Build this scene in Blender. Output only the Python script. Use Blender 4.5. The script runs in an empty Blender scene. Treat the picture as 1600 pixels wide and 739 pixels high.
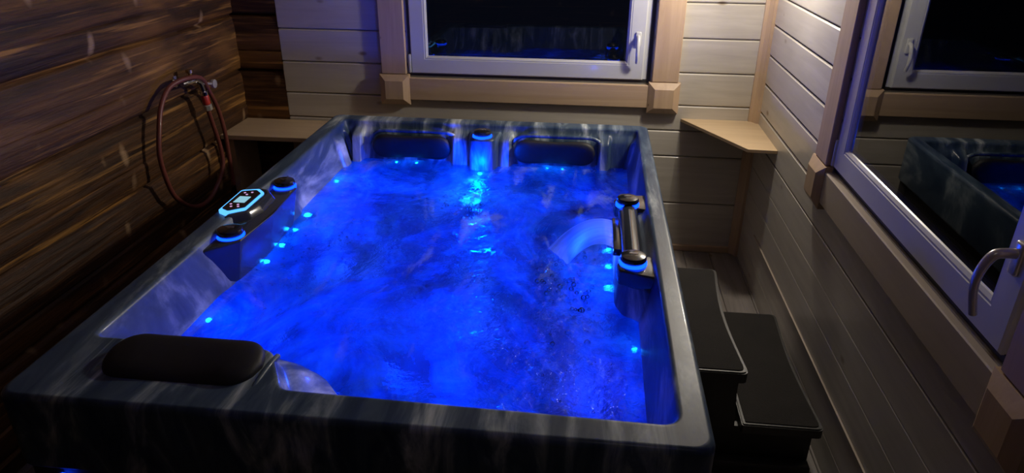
import bpy, bmesh, math, random
from mathutils import Vector, Matrix, noise
random.seed(7)
PI = math.pi
C = bpy.context.scene.collection

# ------------------------------------------------------------------ camera, world, lights, exposure
scn = bpy.context.scene
cam_d = bpy.data.cameras.new('camera')
cam_d.sensor_width = 36.0
cam_d.lens = 36.0 * 1099.04 / 1600.0
cam_d.clip_start = 0.02
cam = bpy.data.objects.new('camera', cam_d)
C.objects.link(cam)
cam.location = (0, 0, 1.75)
cam.rotation_euler = (1.12422389, -0.00633544, 0.1102092)
scn.camera = cam
scn.view_settings.view_transform = 'Standard'
scn.view_settings.look = 'None'
scn.view_settings.gamma = 1.0
scn.view_settings.use_curve_mapping = False
scn.view_settings.exposure = 0.0

world = bpy.data.worlds.new('night')
scn.world = world
world.use_nodes = True
world.node_tree.nodes['Background'].inputs[0].default_value = (0.010, 0.014, 0.035, 1)
world.node_tree.nodes['Background'].inputs[1].default_value = 0.25


def area(name, loc, target, size, power, color, shape='DISK', spread=PI):
    d = bpy.data.lights.new(name, 'AREA')
    d.shape = shape
    d.size = size
    d.energy = power
    d.color = color
    d.spread = spread
    o = bpy.data.objects.new(name, d)
    C.objects.link(o)
    o.location = loc
    o.rotation_euler = (Vector(target) - Vector(loc)).to_track_quat('-Z', 'Y').to_euler()
    return o


def point(name, loc, power, color, radius=0.03):
    d = bpy.data.lights.new(name, 'POINT')
    d.energy = power
    d.color = color
    d.shadow_soft_size = radius
    o = bpy.data.objects.new(name, d)
    C.objects.link(o)
    o.location = loc
    return o


WARM = (1.0, 0.90, 0.75)
# wall lamp by the far right corner, throwing its light across the room
area('corner_wall_lamp', (0.74, 3.14, 1.68), (-1.7, 1.9, 1.0), 0.10, 12, WARM)
point('corner_lamp_glow', (0.67, 3.14, 1.68), 16.5, WARM, 0.06)
# weak fill light added overhead near the viewer, not a lamp of the room
area('overhead_fill', (0.25, 0.3, 2.25), (-0.6, 2.0, 0.4), 0.30, 0.35, WARM)

# ------------------------------------------------------------------ node helpers


class NT:
    def __init__(self, name):
        self.m = bpy.data.materials.new(name)
        self.m.use_nodes = True
        self.t = self.m.node_tree
        self.t.nodes.clear()
        self.out = self.n('ShaderNodeOutputMaterial')

    def n(self, kind, **kw):
        x = self.t.nodes.new(kind)
        for k, v in kw.items():
            setattr(x, k, v)
        return x

    def l(self, a, b):
        self.t.links.new(a, b)

    def pos(self, scale=(1, 1, 1), rot=(0, 0, 0)):
        g = self.n('ShaderNodeNewGeometry')
        mp = self.n('ShaderNodeMapping')
        mp.inputs['Scale'].default_value = scale
        mp.inputs['Rotation'].default_value = rot
        self.l(g.outputs['Position'], mp.inputs['Vector'])
        return mp.outputs[0]

    def noise(self, vec, scale, detail=4, rough=0.55, dist=0.0):
        x = self.n('ShaderNodeTexNoise')
        x.inputs['Scale'].default_value = scale
        x.inputs['Detail'].default_value = detail
        x.inputs['Roughness'].default_value = rough
        x.inputs['Distortion'].default_value = dist
        self.l(vec, x.inputs['Vector'])
        return x.outputs['Fac']

    def ramp(self, fac, stops):
        x = self.n('ShaderNodeValToRGB')
        cr = x.color_ramp
        while len(cr.elements) < len(stops):
            cr.elements.new(0.5)
        for e, (p, c) in zip(cr.elements, stops):
            e.position = p
            e.color = (c[0], c[1], c[2], 1) if not isinstance(c, (int, float)) else (c, c, c, 1)
        self.l(fac, x.inputs[0])
        return x.outputs[0]

    def mix(self, fac, a, b, mode='MIX'):
        x = self.n('ShaderNodeMix', data_type='RGBA', blend_type=mode)
        for s, v in ((x.inputs[0], fac), (x.inputs[6], a), (x.inputs[7], b)):
            if hasattr(v, 'links'):
                self.l(v, s)
            elif isinstance(v, (int, float)):
                s.default_value = v
            else:
                s.default_value = (*v, 1)
        return x.outputs[2]

    def math(self, op, a, b=0.0, clamp=False):
        x = self.n('ShaderNodeMath', operation=op, use_clamp=clamp)
        for s, v in ((x.inputs[0], a), (x.inputs[1], b)):
            if hasattr(v, 'links'):
                self.l(v, s)
            else:
                s.default_value = v
        return x.outputs[0]

    def bump(self, h, strength=0.3, dist=0.01):
        x = self.n('ShaderNodeBump')
        x.inputs['Strength'].default_value = strength
        x.inputs['Distance'].default_value = dist
        self.l(h, x.inputs['Height'])
        return x.outputs[0]

    def bsdf(self, color=None, rough=0.5, metal=0.0, normal=None, coat=0.0, spec=0.5):
        b = self.n('ShaderNodeBsdfPrincipled')
        for key, v in (('Base Color', color), ('Roughness', rough), ('Metallic', metal)):
            if v is None:
                continue
            if hasattr(v, 'links'):
                self.l(v, b.inputs[key])
            elif isinstance(v, (int, float)):
                b.inputs[key].default_value = v
            else:
                b.inputs[key].default_value = (*v, 1)
        b.inputs['Coat Weight'].default_value = coat
        b.inputs['Coat Roughness'].default_value = 0.08
        b.inputs['Specular IOR Level'].default_value = spec
        if normal is not None:
            self.l(normal, b.inputs['Normal'])
        return b

    def done(self, sh):
        self.l(sh.outputs[0] if hasattr(sh, 'outputs') else sh, self.out.inputs['Surface'])
        return self.m


def plain(name, color, rough=0.5, metal=0.0, coat=0.0, bumpscale=60, bumpstr=0.05, var=0.15):
    t = NT(name)
    p = t.pos()
    n = t.noise(p, bumpscale, 3)
    c = t.mix(t.noise(p, 9, 3), tuple(x * (1 - var) for x in color), tuple(min(1, x * (1 + var)) for x in color))
    return t.done(t.bsdf(c, rough, metal, t.bump(n, bumpstr, 0.002), coat))


def emissive(name, color, strength):
    t = NT(name)
    e = t.n('ShaderNodeEmission')
    e.inputs[0].default_value = (*color, 1)
    e.inputs[1].default_value = strength
    return t.done(e)


def light_wood(name, axis, base, dark, rough=0.42, knots=0.03, knot_col=(0.16, 0.09, 0.045), coat=0.15):
    """Whitewashed spruce. axis 0/1/2 = direction of the grain."""
    t = NT(name)
    s = [14.0, 14.0, 14.0]
    s[axis] = 1.1
    p = t.pos(tuple(s))
    g1 = t.noise(p, 1.6, 6, 0.6, 0.6)
    s2 = [60.0, 60.0, 60.0]
    s2[axis] = 3
    g2 = t.noise(t.pos(tuple(s2)), 1.8, 3, 0.6)
    col = t.mix(t.ramp(g1, [(0.32, 0.0), (0.68, 1.0)]), dark, base)
    col = t.mix(t.math('MULTIPLY', t.ramp(g2, [(0.4, 0.0), (0.75, 1.0)]), 0.22), col, dark)
    # cloudy stain of the wash
    col = t.mix(t.math('MULTIPLY', t.ramp(t.noise(t.pos(), 2.3, 3), [(0.42, 0.0), (0.7, 1.0)]), 0.35), col, tuple(x * 0.72 for x in base))
    # knots
    ks = [7.0, 7.0, 7.0]
    ks[axis] = 3.6
    v = t.n('ShaderNodeTexVoronoi')
    v.inputs['Scale'].default_value = 1.0
    t.l(t.pos(tuple(ks)), v.inputs['Vector'])
    k = t.ramp(v.outputs['Distance'], [(knots * 1.3, 1.0), (knots * 3.4, 0.0)])
    col = t.mix(t.math('MULTIPLY', k, 0.8), col, knot_col)
    return t.done(t.bsdf(col, rough, 0, t.bump(g2, 0.12, 0.002), coat))


def stained_wood(name, axis):
    """Dark brown stained, rough sawn and worn wood with pale scuffs and knots."""
    t = NT(name)

    def st(a, b):
        s = [b, b, b]
        s[axis] = a
        return t.pos(tuple(s))
    g1 = t.noise(st(0.9, 13), 1.3, 8, 0.68, 0.45)
    g2 = t.noise(st(2.2, 70), 1.0, 5, 0.7, 0.3)
    big = t.noise(st(0.8, 3.0), 1.5, 3, 0.5, 0.5)
    col = t.ramp(g1, [(0.30, (0.012, 0.005, 0.002)), (0.46, (0.060, 0.023, 0.007)), (0.60, (0.135, 0.055, 0.015)), (0.76, (0.30, 0.135, 0.038))])
    col = t.mix(t.ramp(g2, [(0.36, 0.75), (0.60, 0.0)]), col, (0.020, 0.009, 0.005))
    col = t.mix(t.math('MULTIPLY', t.ramp(big, [(0.50, 0.0), (0.72, 1.0)]), 0.55), col, (0.36, 0.17, 0.045))
    # worn streaks along the grain
    w = t.noise(st(1.3, 36), 0.9, 4, 0.6, 0.35)
    col = t.mix(t.math('MULTIPLY', t.ramp(w, [(0.56, 0.0), (0.68, 1.0)]), 0.65), col, (0.58, 0.29, 0.075))
    # pale knots and branch marks running across the grain
    ks = [3.4, 3.4, 3.4]
    ks[axis] = 7.5
    vv = t.n('ShaderNodeTexVoronoi')
    vv.inputs['Scale'].default_value = 1.0
    wn = t.n('ShaderNodeTexNoise')
    wn.inputs['Scale'].default_value = 7
    t.l(t.pos(), wn.inputs['Vector'])
    add = t.n('ShaderNodeMix', data_type='RGBA', blend_type='ADD')
    add.inputs[0].default_value = 0.35
    t.l(t.pos(tuple(ks)), add.inputs[6])
    t.l(wn.outputs['Color'], add.inputs[7])
    t.l(add.outputs[2], vv.inputs['Vector'])
    k = t.ramp(vv.outputs['Distance'], [(0.08, 1.0), (0.20, 0.0)])
    col = t.mix(t.math('MULTIPLY', k, 0.75), col, (0.46, 0.30, 0.17))
    h = t.math('ADD', g2, t.math('MULTIPLY', g1, 1.2))
    return t.done(t.bsdf(col, 0.55, 0, t.bump(h, 0.75, 0.006), 0.0, 0.4))


def marble(name):
    """Marbled pearlescent acrylic of the spa shell."""
    t = NT(name)
    p = t.pos((7.0, 1.1, 2.0), (0, 0, 0.12))
    n = t.noise(p, 1.6, 7, 0.58, 0.9)
    n2 = t.noise(t.pos((12.0, 1.8, 3.0), (0, 0, 0.2)), 2.0, 6, 0.6, 0.8)
    col = t.ramp(n, [(0.38, (0.020, 0.045, 0.100)), (0.50, (0.070, 0.11, 0.17)), (0.58, (0.26, 0.32, 0.38)), (0.68, (0.64, 0.70, 0.74))])
    col = t.mix(t.math('MULTIPLY', t.ramp(n2, [(0.52, 0.0), (0.70, 1.0)]), 0.45), col, (0.05, 0.085, 0.14))
    return t.done(t.bsdf(col, 0.40, 0, None, 0.10, 0.35))


M = {}
M['boards_x'] = light_wood('whitewashed_boards_back', 0, (0.60, 0.56, 0.49), (0.47, 0.43, 0.37))
M['boards_y'] = light_wood('whitewashed_boards_side', 1, (0.58, 0.55, 0.50), (0.46, 0.43, 0.39), 0.34)
M['trim_x'] = light_wood('casing_wood_horizontal', 0, (0.56, 0.41, 0.28), (0.46, 0.32, 0.21), 0.4, 0.01)
M['trim_y'] = light_wood('casing_wood_side', 1, (0.50, 0.43, 0.36), (0.42, 0.35, 0.29), 0.4, 0.01)
M['trim_z'] = light_wood('casing_wood_vertical', 2, (0.58, 0.42, 0.28), (0.46, 0.32, 0.21), 0.4, 0.01)
M['shelf'] = light_wood('shelf_plywood', 0, (0.66, 0.50, 0.31), (0.56, 0.41, 0.25), 0.45, 0.0)
M['stain_y'] = stained_wood('brown_stained_logs_side', 1)
M['stain_x'] = stained_wood('brown_stained_logs_back', 0)
M['floor'] = light_wood('floor_boards', 1, (0.30, 0.27, 0.25), (0.17, 0.15, 0.14), 0.6, 0.02)
M['ceiling'] = light_wood('ceiling_boards', 1, (0.40, 0.32, 0.24), (0.28, 0.22, 0.16), 0.5, 0.02)
M['dark_gap'] = plain('dark_gap', (0.012, 0.011, 0.011), 0.8)
M['pvc'] = plain('grey_white_pvc', (0.56, 0.57, 0.60), 0.30, 0, 0.2, 80, 0.02, 0.04)
M['gap_shade'] = plain('black_gap_shade', (0.015, 0.015, 0.016), 0.6)
M['handle'] = plain('pale_handle_metal', (0.62, 0.60, 0.58), 0.28, 0.55, 0.2)
M['acrylic'] = marble('marbled_acrylic')
M['skirt'] = plain('dark_skirt_panel', (0.020, 0.019, 0.021), 0.45, 0, 0, 120, 0.2)
M['pillow'] = plain('black_foam_pillow', (0.010, 0.010, 0.014), 0.6, 0, 0.0, 200, 0.1)
M['console'] = plain('dark_gloss_console', (0.045, 0.052, 0.062), 0.20, 0.2, 0.8)
M['knob'] = plain('black_knob_plastic', (0.018, 0.018, 0.020), 0.22, 0.0, 0.6)
M['knobmark'] = plain('silver_knob_mark', (0.55, 0.53, 0.50), 0.25, 0.8)
M['chrome'] = plain('chrome', (0.72, 0.72, 0.74), 0.14, 1.0)
M['brass'] = plain('worn_brass', (0.42, 0.28, 0.12), 0.35, 0.9)
M['hose'] = plain('red_brown_hose', (0.17, 0.045, 0.035), 0.42, 0, 0.1)
M['red'] = plain('red_coupling', (0.55, 0.045, 0.03), 0.4)
M['step'] = plain('black_step_plastic', (0.022, 0.021, 0.021), 0.42, 0, 0.1, 150, 0.3)
M['tread'] = plain('charcoal_tread_pad', (0.020, 0.018, 0.017), 0.9, 0, 0, 320, 0.9, 0.3)
M['tread'].node_tree.nodes['Principled BSDF'].inputs['Specular IOR Level'].default_value = 0.25
M['ring_blue'] = emissive('blue_light_ring', (0.002, 0.042, 1.0), 5.5)
M['panel_glow'] = emissive('cyan_panel_glow', (0.09, 0.40, 1.0), 1.7)
M['display'] = emissive('pale_lcd', (0.35, 0.70, 0.85), 0.8)
M['button'] = emissive('lit_button_icon', (0.75, 0.42, 0.75), 0.9)
M['led'] = emissive('blue_white_led', (0.01, 0.30, 1.0), 16.0)
M['sparkle_glow'] = emissive('cyan_sparkle_glow', (0.01, 0.34, 1.0), 9.0)  # glow of the added disc behind the water sparkle


def pane_material():
    t = NT('window_glass')
    gl = t.n('ShaderNodeBsdfGlossy')
    gl.inputs['Roughness'].default_value = 0.0
    tr = t.n('ShaderNodeBsdfTransparent')
    tr.inputs[0].default_value = (0.72, 0.76, 0.74, 1)
    fr = t.n('ShaderNodeFresnel')
    fr.inputs[0].default_value = 1.5
    mx = t.n('ShaderNodeMixShader')
    t.l(t.math('MULTIPLY', fr.outputs[0], 1.6, True), mx.inputs[0])
    t.l(tr.outputs[0], mx.inputs[1])
    t.l(gl.outputs[0], mx.inputs[2])
    return t.done(mx)


M['glass'] = pane_material()


def water_material():
    """Aerated water: a rippled refracting surface, milky where bubbles gather."""
    t = NT('aerated_water')
    g = t.n('ShaderNodeNewGeometry')
    # ripples: long swells plus fine chop over the jets
    h1 = t.noise(t.pos((1, 1, 1)), 9, 4, 0.55, 0.8)
    h2 = t.noise(t.pos((1, 1, 1)), 42, 4, 0.6, 0.6)
    sw = t.noise(t.pos(), 2.2, 3, 0.5)
    chop = t.ramp(sw, [(0.40, 0.25), (0.62, 1.0)])
    h = t.math('ADD', t.math('MULTIPLY', h1, 1.0), t.math('MULTIPLY', t.math('MULTIPLY', h2, 0.85), chop))
    nrm = t.bump(h, 0.55, 0.020)
    # milky wisps
    w1 = t.noise(t.pos((1.0, 0.75, 1), (0, 0, 0.5)), 2.4, 7, 0.60, 1.6)
    w2 = t.noise(t.pos((1.3, 0.8, 1), (0, 0, -0.4)), 3.4, 8, 0.62, 2.2)
    milk = t.ramp(w1, [(0.36, 0.06), (0.50, 0.36), (0.66, 0.92)])
    foam = t.ramp(t.noise(t.pos((2.6, 0.8, 1), (0, 0, -0.55)), 1.7, 8, 0.6, 1.2), [(0.57, 0.0), (0.68, 1.0)])
    refr = t.n('ShaderNodeBsdfRefraction')
    refr.inputs['IOR'].default_value = 1.33
    refr.inputs['Color'].default_value = (0.30, 0.72, 0.95, 1)
    refr.inputs['Roughness'].default_value = 0.02
    t.l(nrm, refr.inputs['Normal'])
    trans = t.n('ShaderNodeBsdfTranslucent')
    t.l(t.ramp(w2, [(0.36, (0.10, 0.34, 0.62)), (0.50, (0.20, 0.60, 0.90)), (0.66, (0.60, 1.0, 1.0))]), trans.inputs[0])
    t.l(nrm, trans.inputs['Normal'])
    diff = t.n('ShaderNodeBsdfDiffuse')
    diff.inputs[0].default_value = (0.42, 0.58, 0.64, 1)
    m1 = t.n('ShaderNodeMixShader')
    t.l(milk, m1.inputs[0])
    t.l(refr.outputs[0], m1.inputs[1])
    t.l(trans.outputs[0], m1.inputs[2])
    m2 = t.n('ShaderNodeMixShader')
    t.l(t.math('MULTIPLY', foam, 0.30), m2.inputs[0])
    t.l(m1.outputs[0], m2.inputs[1])
    t.l(diff.outputs[0], m2.inputs[2])
    gl = t.n('ShaderNodeBsdfGlossy')
    gl.inputs['Roughness'].default_value = 0.03
    t.l(nrm, gl.inputs['Normal'])
    fr = t.n('ShaderNodeFresnel')
    fr.inputs[0].default_value = 1.33
    t.l(nrm, fr.inputs['Normal'])
    # reflect only on the air side
    front = t.math('SUBTRACT', 1.0, g.outputs['Backfacing'])
    m3 = t.n('ShaderNodeMixShader')
    t.l(t.math('MULTIPLY', fr.outputs[0], front, True), m3.inputs[0])
    t.l(m2.outputs[0], m3.inputs[1])
    t.l(gl.outputs[0], m3.inputs[2])
    return t.done(m3)


M['water'] = water_material()


def fall_material():
    t = NT('falling_water')
    p = t.pos((1.0, 26.0, 2.0))
    n = t.noise(p, 1.5, 3, 0.5)
    tr = t.n('ShaderNodeBsdfTranslucent')
    tr.inputs[0].default_value = (0.35, 0.62, 0.98, 1)
    df = t.n('ShaderNodeBsdfDiffuse')
    df.inputs[0].default_value = (0.35, 0.62, 0.95, 1)
    tp = t.n('ShaderNodeBsdfTransparent')
    gl = t.n('ShaderNodeBsdfGlossy')
    gl.inputs['Roughness'].default_value = 0.08
    t.l(t.bump(n, 0.5, 0.006), gl.inputs['Normal'])
    a = t.n('ShaderNodeMixShader')
    a.inputs[0].default_value = 0.5
    t.l(tr.outputs[0], a.inputs[1])
    t.l(df.outputs[0], a.inputs[2])
    b = t.n('ShaderNodeMixShader')
    t.l(t.ramp(n, [(0.35, 0.55), (0.65, 0.95)]), b.inputs[0])
    t.l(tp.outputs[0], b.inputs[1])
    t.l(a.outputs[0], b.inputs[2])
    c = t.n('ShaderNodeMixShader')
    c.inputs[0].default_value = 0.12
    t.l(b.outputs[0], c.inputs[1])
    t.l(gl.outputs[0], c.inputs[2])
    return t.done(c)


M['fall'] = fall_material()

# ------------------------------------------------------------------ mesh helpers


def box(bm, x0, x1, y0, y1, z0, z1, bevel=0.0, seg=2):
    vs = [bm.verts.new((x, y, z)) for x in (x0, x1) for y in (y0, y1) for z in (z0, z1)]
    idx = [(0, 1, 3, 2), (4, 6, 7, 5), (0, 4, 5, 1), (2, 3, 7, 6), (0, 2, 6, 4), (1, 5, 7, 3)]
    fs = [bm.faces.new([vs[i] for i in f]) for f in idx]
    if bevel > 0:
        es = list({e for f in fs for e in f.edges})
        bmesh.ops.bevel(bm, geom=es, offset=bevel, segments=seg, affect='EDGES', profile=0.5)


def prism(bm, pts, z0, z1, bevel=0.0, seg=2, top=None):
    """Closed prism from an xy outline; top may be a second outline."""
    top = top or pts
    a = [bm.verts.new((x, y, z0)) for x, y in pts]
    b = [bm.verts.new((x, y, z1)) for x, y in top]
    n = len(pts)
    fs = [bm.faces.new(a[::-1]), bm.faces.new(b)]
    for i in range(n):
        fs.append(bm.faces.new((a[i], a[(i + 1) % n], b[(i + 1) % n], b[i])))
    if bevel > 0:
        es = list({e for f in fs for e in f.edges})
        bmesh.ops.bevel(bm, geom=es, offset=bevel, segments=seg, affect='EDGES', profile=0.5)
    return fs


def lathe(bm, prof, center=(0, 0, 0), axis='Z', seg=32, mat=None):
    """prof: list of (r, h). axis direction given by letter or matrix."""
    rings = []
    for r, h in prof:
        ring = []
        for i in range(seg):
            a = 2 * PI * i / seg
            v = Vector((r * math.cos(a), r * math.sin(a), h))
            if mat is not None:
                v = mat @ v
            elif axis == 'X':
                v = Vector((v.z, v.x, v.y))
            elif axis == 'Y':
                v = Vector((v.y, v.z, v.x))
            ring.append(bm.verts.new(v + Vector(center)))
        rings.append(ring)
    for a, b in zip(rings, rings[1:]):
        for i in range(seg):
            j = (i + 1) % seg
            bm.faces.new((a[i], a[j], b[j], b[i]))
    bm.faces.new(rings[0][::-1])
    bm.faces.new(rings[-1])


def catmull(pts, n=8, closed=False):
    P = [Vector(p) for p in pts]
    out = []
    m = len(P)
    rng = range(m if closed else m - 1)
    for i in rng:
        p0 = P[(i - 1) % m] if closed or i > 0 else P[0] * 2 - P[1]
        p1 = P[i]
        p2 = P[(i + 1) % m]
        p3 = P[(i + 2) % m] if closed or i + 2 < m else P[-1] * 2 - P[-2]
        for k in range(n):
            t = k / n
            out.append(0.5 * ((2 * p1) + (-p0 + p2) * t + (2 * p0 - 5 * p1 + 4 * p2 - p3) * t * t + (-p0 + 3 * p1 - 3 * p2 + p3) * t ** 3))
    if not closed:
        out.append(P[-1])
    return out


def tube(bm, pts, r, seg=12, closed=False, flat=None):
    pts = [Vector(p) for p in pts]
    n = len(pts)
    rings = []
    up = None
    for i, p in enumerate(pts):
        if closed:
            d = (pts[(i + 1) % n] - pts[(i - 1) % n]).normalized()
        else:
            d = (pts[min(i + 1, n - 1)] - pts[max(i - 1, 0)]).normalized()
        if up is None:
            up = d.orthogonal().normalized()
        up = (up - d * up.dot(d)).normalized()
        s = d.cross(up)
        rr = r[i] if isinstance(r, (list, tuple)) else r
        rings.append([bm.verts.new(p + (up * math.cos(2 * PI * k / seg) + s * math.sin(2 * PI * k / seg)) * rr) for k in range(seg)])
    pairs = list(zip(rings, rings[1:]))
    if closed:
        pairs.append((rings[-1], rings[0]))
    for a, b in pairs:
        for k in range(seg):
            j = (k + 1) % seg
            bm.faces.new((a[k], a[j], b[j], b[k]))
    if not closed:
        bm.faces.new(rings[0][::-1])
        bm.faces.new(rings[-1])


def sm(a, b, x):
    t = max(0.0, min(1.0, (x - a) / (b - a)))
    return t * t * (3 - 2 * t)


WORLD = {}


def obj(name, bm, mat, parent=None, smooth=True, angle=35, base=None):
    bmesh.ops.recalc_face_normals(bm, faces=bm.faces)
    me = bpy.data.meshes.new(name)
    vs = [v.co for v in bm.verts]
    if base is None:
        lo = Vector([min(v[i] for v in vs) for i in range(3)])
        hi = Vector([max(v[i] for v in vs) for i in range(3)])
        base = Vector(((lo.x + hi.x) / 2, (lo.y + hi.y) / 2, lo.z))
    base = Vector(base)
    for v in bm.verts:
        v.co -= base
    bm.to_mesh(me)
    bm.free()
    me.materials.append(mat)
    if smooth:
        me.shade_smooth()
        me.set_sharp_from_angle(angle=math.radians(angle))
    o = bpy.data.objects.new(name, me)
    C.objects.link(o)
    WORLD[o.name] = base
    if parent is not None:
        o.parent = parent
        o.location = base - WORLD[parent.name]
    else:
        o.location = base
    return o


def thing(name, label, cat, loc, group=None, kind=None):
    o = bpy.data.objects.new(name, None)
    C.objects.link(o)
    o.location = loc
    WORLD[o.name] = Vector(loc)
    o.empty_display_size = 0.1
    if label:
        o['label'] = label
        o['category'] = cat
    if group:
        o['group'] = group
    if kind:
        o['kind'] = kind
    return o


def tag(o, label, cat=None, group=None, kind=None):
    o['label'] = label
    if cat:
        o['category'] = cat
    if group:
        o['group'] = group
    if kind:
        o['kind'] = kind
    return o


def BM():
    return bmesh.new()


# ------------------------------------------------------------------ the room
XL, XR, YB, YF, ZC = -1.85, 0.857, 3.58, -1.3, 2.35

bm = BM()
x = XL - 0.1
while x < XR + 0.1:
    box(bm, x, x + 0.138, YF - 0.1, YB + 0.1, -0.05, 0.0, 0.003, 1)
    x += 0.14
box(bm, XL - 0.1, XR + 0.1, YF - 0.1, YB + 0.1, -0.08, -0.045)
o = obj('floor', bm, M['floor'], smooth=False)
tag(o, 'grey brown boarded floor beside the spa steps', 'floor', kind='structure')

bm = BM()
x = XL - 0.1
while x < XR + 0.1:
    box(bm, x, x + 0.118, YF - 0.1, YB + 0.1, ZC, ZC + 0.04, 0.004, 1)
    x += 0.12
box(bm, XL - 0.1, XR + 0.1, YF - 0.1, YB + 0.1, ZC + 0.03, ZC + 0.08)
o = obj('ceiling', bm, M['ceiling'], smooth=False)
tag(o, 'boarded ceiling above the spa', 'ceiling', kind='structure')

# window openings
WB = dict(u0=-0.935, u1=0.312, v0=0.915, v1=2.02)          # back wall, u = x, v = z
WR = dict(u0=-2.415, u1=-1.235, v0=0.905, v1=2.02)         # right wall, u = -y


def courses(bm, edges, u0, u1, hole, put, chamfer=0.0055):
    for z0, z1 in zip(edges, edges[1:]):
        spans = [(u0, u1)]
        if hole and z1 > hole['v0'] and z0 < hole['v1']:
            if z0 < hole['v0'] - 0.002:
                put(bm, hole['u0'], hole['u1'], z0, hole['v0'], chamfer)
            if z1 > hole['v1'] + 0.002:
                put(bm, hole['u0'], hole['u1'], hole['v1'], z1, chamfer)
            spans = [(u0, hole['u0']), (hole['u1'], u1)]
        for a, b in spans:
            put(bm, a, b, z0, z1, chamfer)


def put_back(bm, a, b, z0, z1, c):
    box(bm, a, b, YB, YB + 0.019, z0 + 0.002, z1 - 0.002, c, 1)


def put_right(bm, a, b, z0, z1, c):
    k = 1.0 if z0 > 0.6 else 0.35
    box(bm, XR, XR + 0.019, -b, -a, z0 + 0.0028 * k, z1 - 0.0028 * k, c * k, 1)


zb = [0.0, 0.279, 0.542, 0.68, 0.812, 0.977, 1.144, 1.312, 1.48, 1.647, 1.815, 1.98, 2.15, 2.36]
bm = BM()
courses(bm, zb, -1.61, XR + 0.09, WB, put_back)
box(bm, -1.60, WB['u0'], YB + 0.02, YB + 0.10, 0, ZC)
box(bm, WB['u1'], XR + 0.1, YB + 0.02, YB + 0.10, 0, ZC)
box(bm, WB['u0'], WB['u1'], YB + 0.02, YB + 0.10, 0, WB['v0'])
box(bm, WB['u0'], WB['u1'], YB + 0.02, YB + 0.10, WB['v1'], ZC)
wall_back = obj('wall_back', bm, M['boards_x'], smooth=False)
tag(wall_back, 'whitewashed horizontal board wall behind the far end of the spa', 'wall', kind='structure')

zr = [0.0, 0.12, 0.262, 0.396, 0.525, 0.665, 0.805, 0.945, 1.083, 1.223, 1.355, 1.493, 1.631, 1.769, 1.907, 2.045, 2.183, 2.36]
bm = BM()
courses(bm, zr, -(YB + 0.02), 1.35, WR, put_right)
box(bm, XR + 0.02, XR + 0.10, -WR['u0'], YB + 0.1, 0, ZC)
box(bm, XR + 0.02, XR + 0.10, YF, -WR['u1'], 0, ZC)
box(bm, XR + 0.02, XR + 0.10, -WR['u1'], -WR['u0'], 0, WR['v0'])
box(bm, XR + 0.02, XR + 0.10, -WR['u1'], -WR['u0'], WR['v1'], ZC)
wall_right = obj('wall_right', bm, M['boards_y'], smooth=False)
tag(wall_right, 'whitewashed board wall along the side with the large window', 'wall', kind='structure')


def log_profile(z):
    """Outward offset of the stained logs at height z."""
    ph = ((z - 0.065) / 0.285) % 1.0
    d = 0.014 * (1 - abs(2 * ph - 1) ** 3)
    g = min(ph, 1 - ph)
    d -= 0.022 * (1 - sm(0.0, 0.045, g))
    for q, dep in ((0.36, 0.006), (0.68, 0.005)):
        d -= dep * (1 - sm(0.0, 0.018, abs(ph - q)))
    if ph < 0.36:
        d += 0.004
    return d


def log_wall(bm, u0, u1, z0, z1, du, dz, put):
    nu, nz = int((u1 - u0) / du) + 1, int((z1 - z0) / dz) + 1
    grid = []
    for i in range(nu + 1):
        u = u0 + (u1 - u0) * i / nu
        row = []
        for j in range(nz + 1):
            z = z0 + (z1 - z0) * j / nz
            wob = 0.006 * noise.noise(Vector((u * 1.3, z * 0.5, 3.1)))
            d = log_profile(z + wob)
            d += 0.0035 * noise.noise(Vector((u * 2.2, z * 26, 0.3))) + 0.0015 * noise.noise(Vector((u * 9, z * 60, 7.3)))
            row.append(bm.verts.new(put(u, z, d)))
        grid.append(row)
    for i in range(nu):
        for j in range(nz):
            bm.faces.new((grid[i][j], grid[i + 1][j], grid[i + 1][j + 1], grid[i][j + 1]))


bm = BM()
log_wall(bm, YF - 0.05, YB + 0.10, 0, ZC, 0.03, 0.0065, lambda u, z, d: (XL + d - 0.004, u, z))
box(bm, XL - 0.12, XL - 0.05, YF - 0.1, YB + 0.12, 0, ZC)
wall_left = obj('wall_left', bm, M['stain_y'], angle=80)
tag(wall_left, 'dark brown stained rough log wall carrying the tap and hose', 'wall', kind='structure')

bm = BM()
log_wall(bm, XL - 0.02, -1.605, 0.0, ZC, 0.03, 0.0065, lambda u, z, d: (u, YB + 0.012 - d, z))
box(bm, XL - 0.05, -1.605, YB + 0.04, YB + 0.10, 0, ZC)
sb = obj('stained_board_strip', bm, M['stain_x'], wall_back, angle=80)
sb['label'] = 'dark brown stained logs at the corner'

bm = BM()
for k in range(9):
    box(bm, XL - 0.1, XR + 0.1, YF - 0.08, YF, k * 0.262, (k + 1) * 0.262 - 0.002, 0.004, 1)
o = obj('wall_front', bm, M['stain_x'], smooth=False)
tag(o, 'brown board wall opposite the far window', 'wall', kind='structure')

# corner moulding between back and right walls
bm = BM()
prism(bm, [(XR + 0.01, YB + 0.01), (XR - 0.046, YB + 0.01), (XR - 0.046, YB - 0.012), (XR - 0.030, YB - 0.018), (XR - 0.022, YB - 0.030), (XR - 0.014, YB - 0.046), (XR + 0.01, YB - 0.046)], 0.0, ZC)
o = obj('trim_1', bm, M['trim_z'], smooth=False)
tag(o, 'pale vertical corner moulding in the far corner', 'moulding', kind='structure')
# low baseboard on the back wall
bm = BM()
box(bm, XL, XR - 0.046, YB - 0.014, YB + 0.01, 0.0, 0.035, 0.003, 1)
o = obj('baseboard_back', bm, M['trim_x'], smooth=False)
tag(o, 'low skirting strip at the foot of the back wall', 'skirting', kind='structure')
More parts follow.
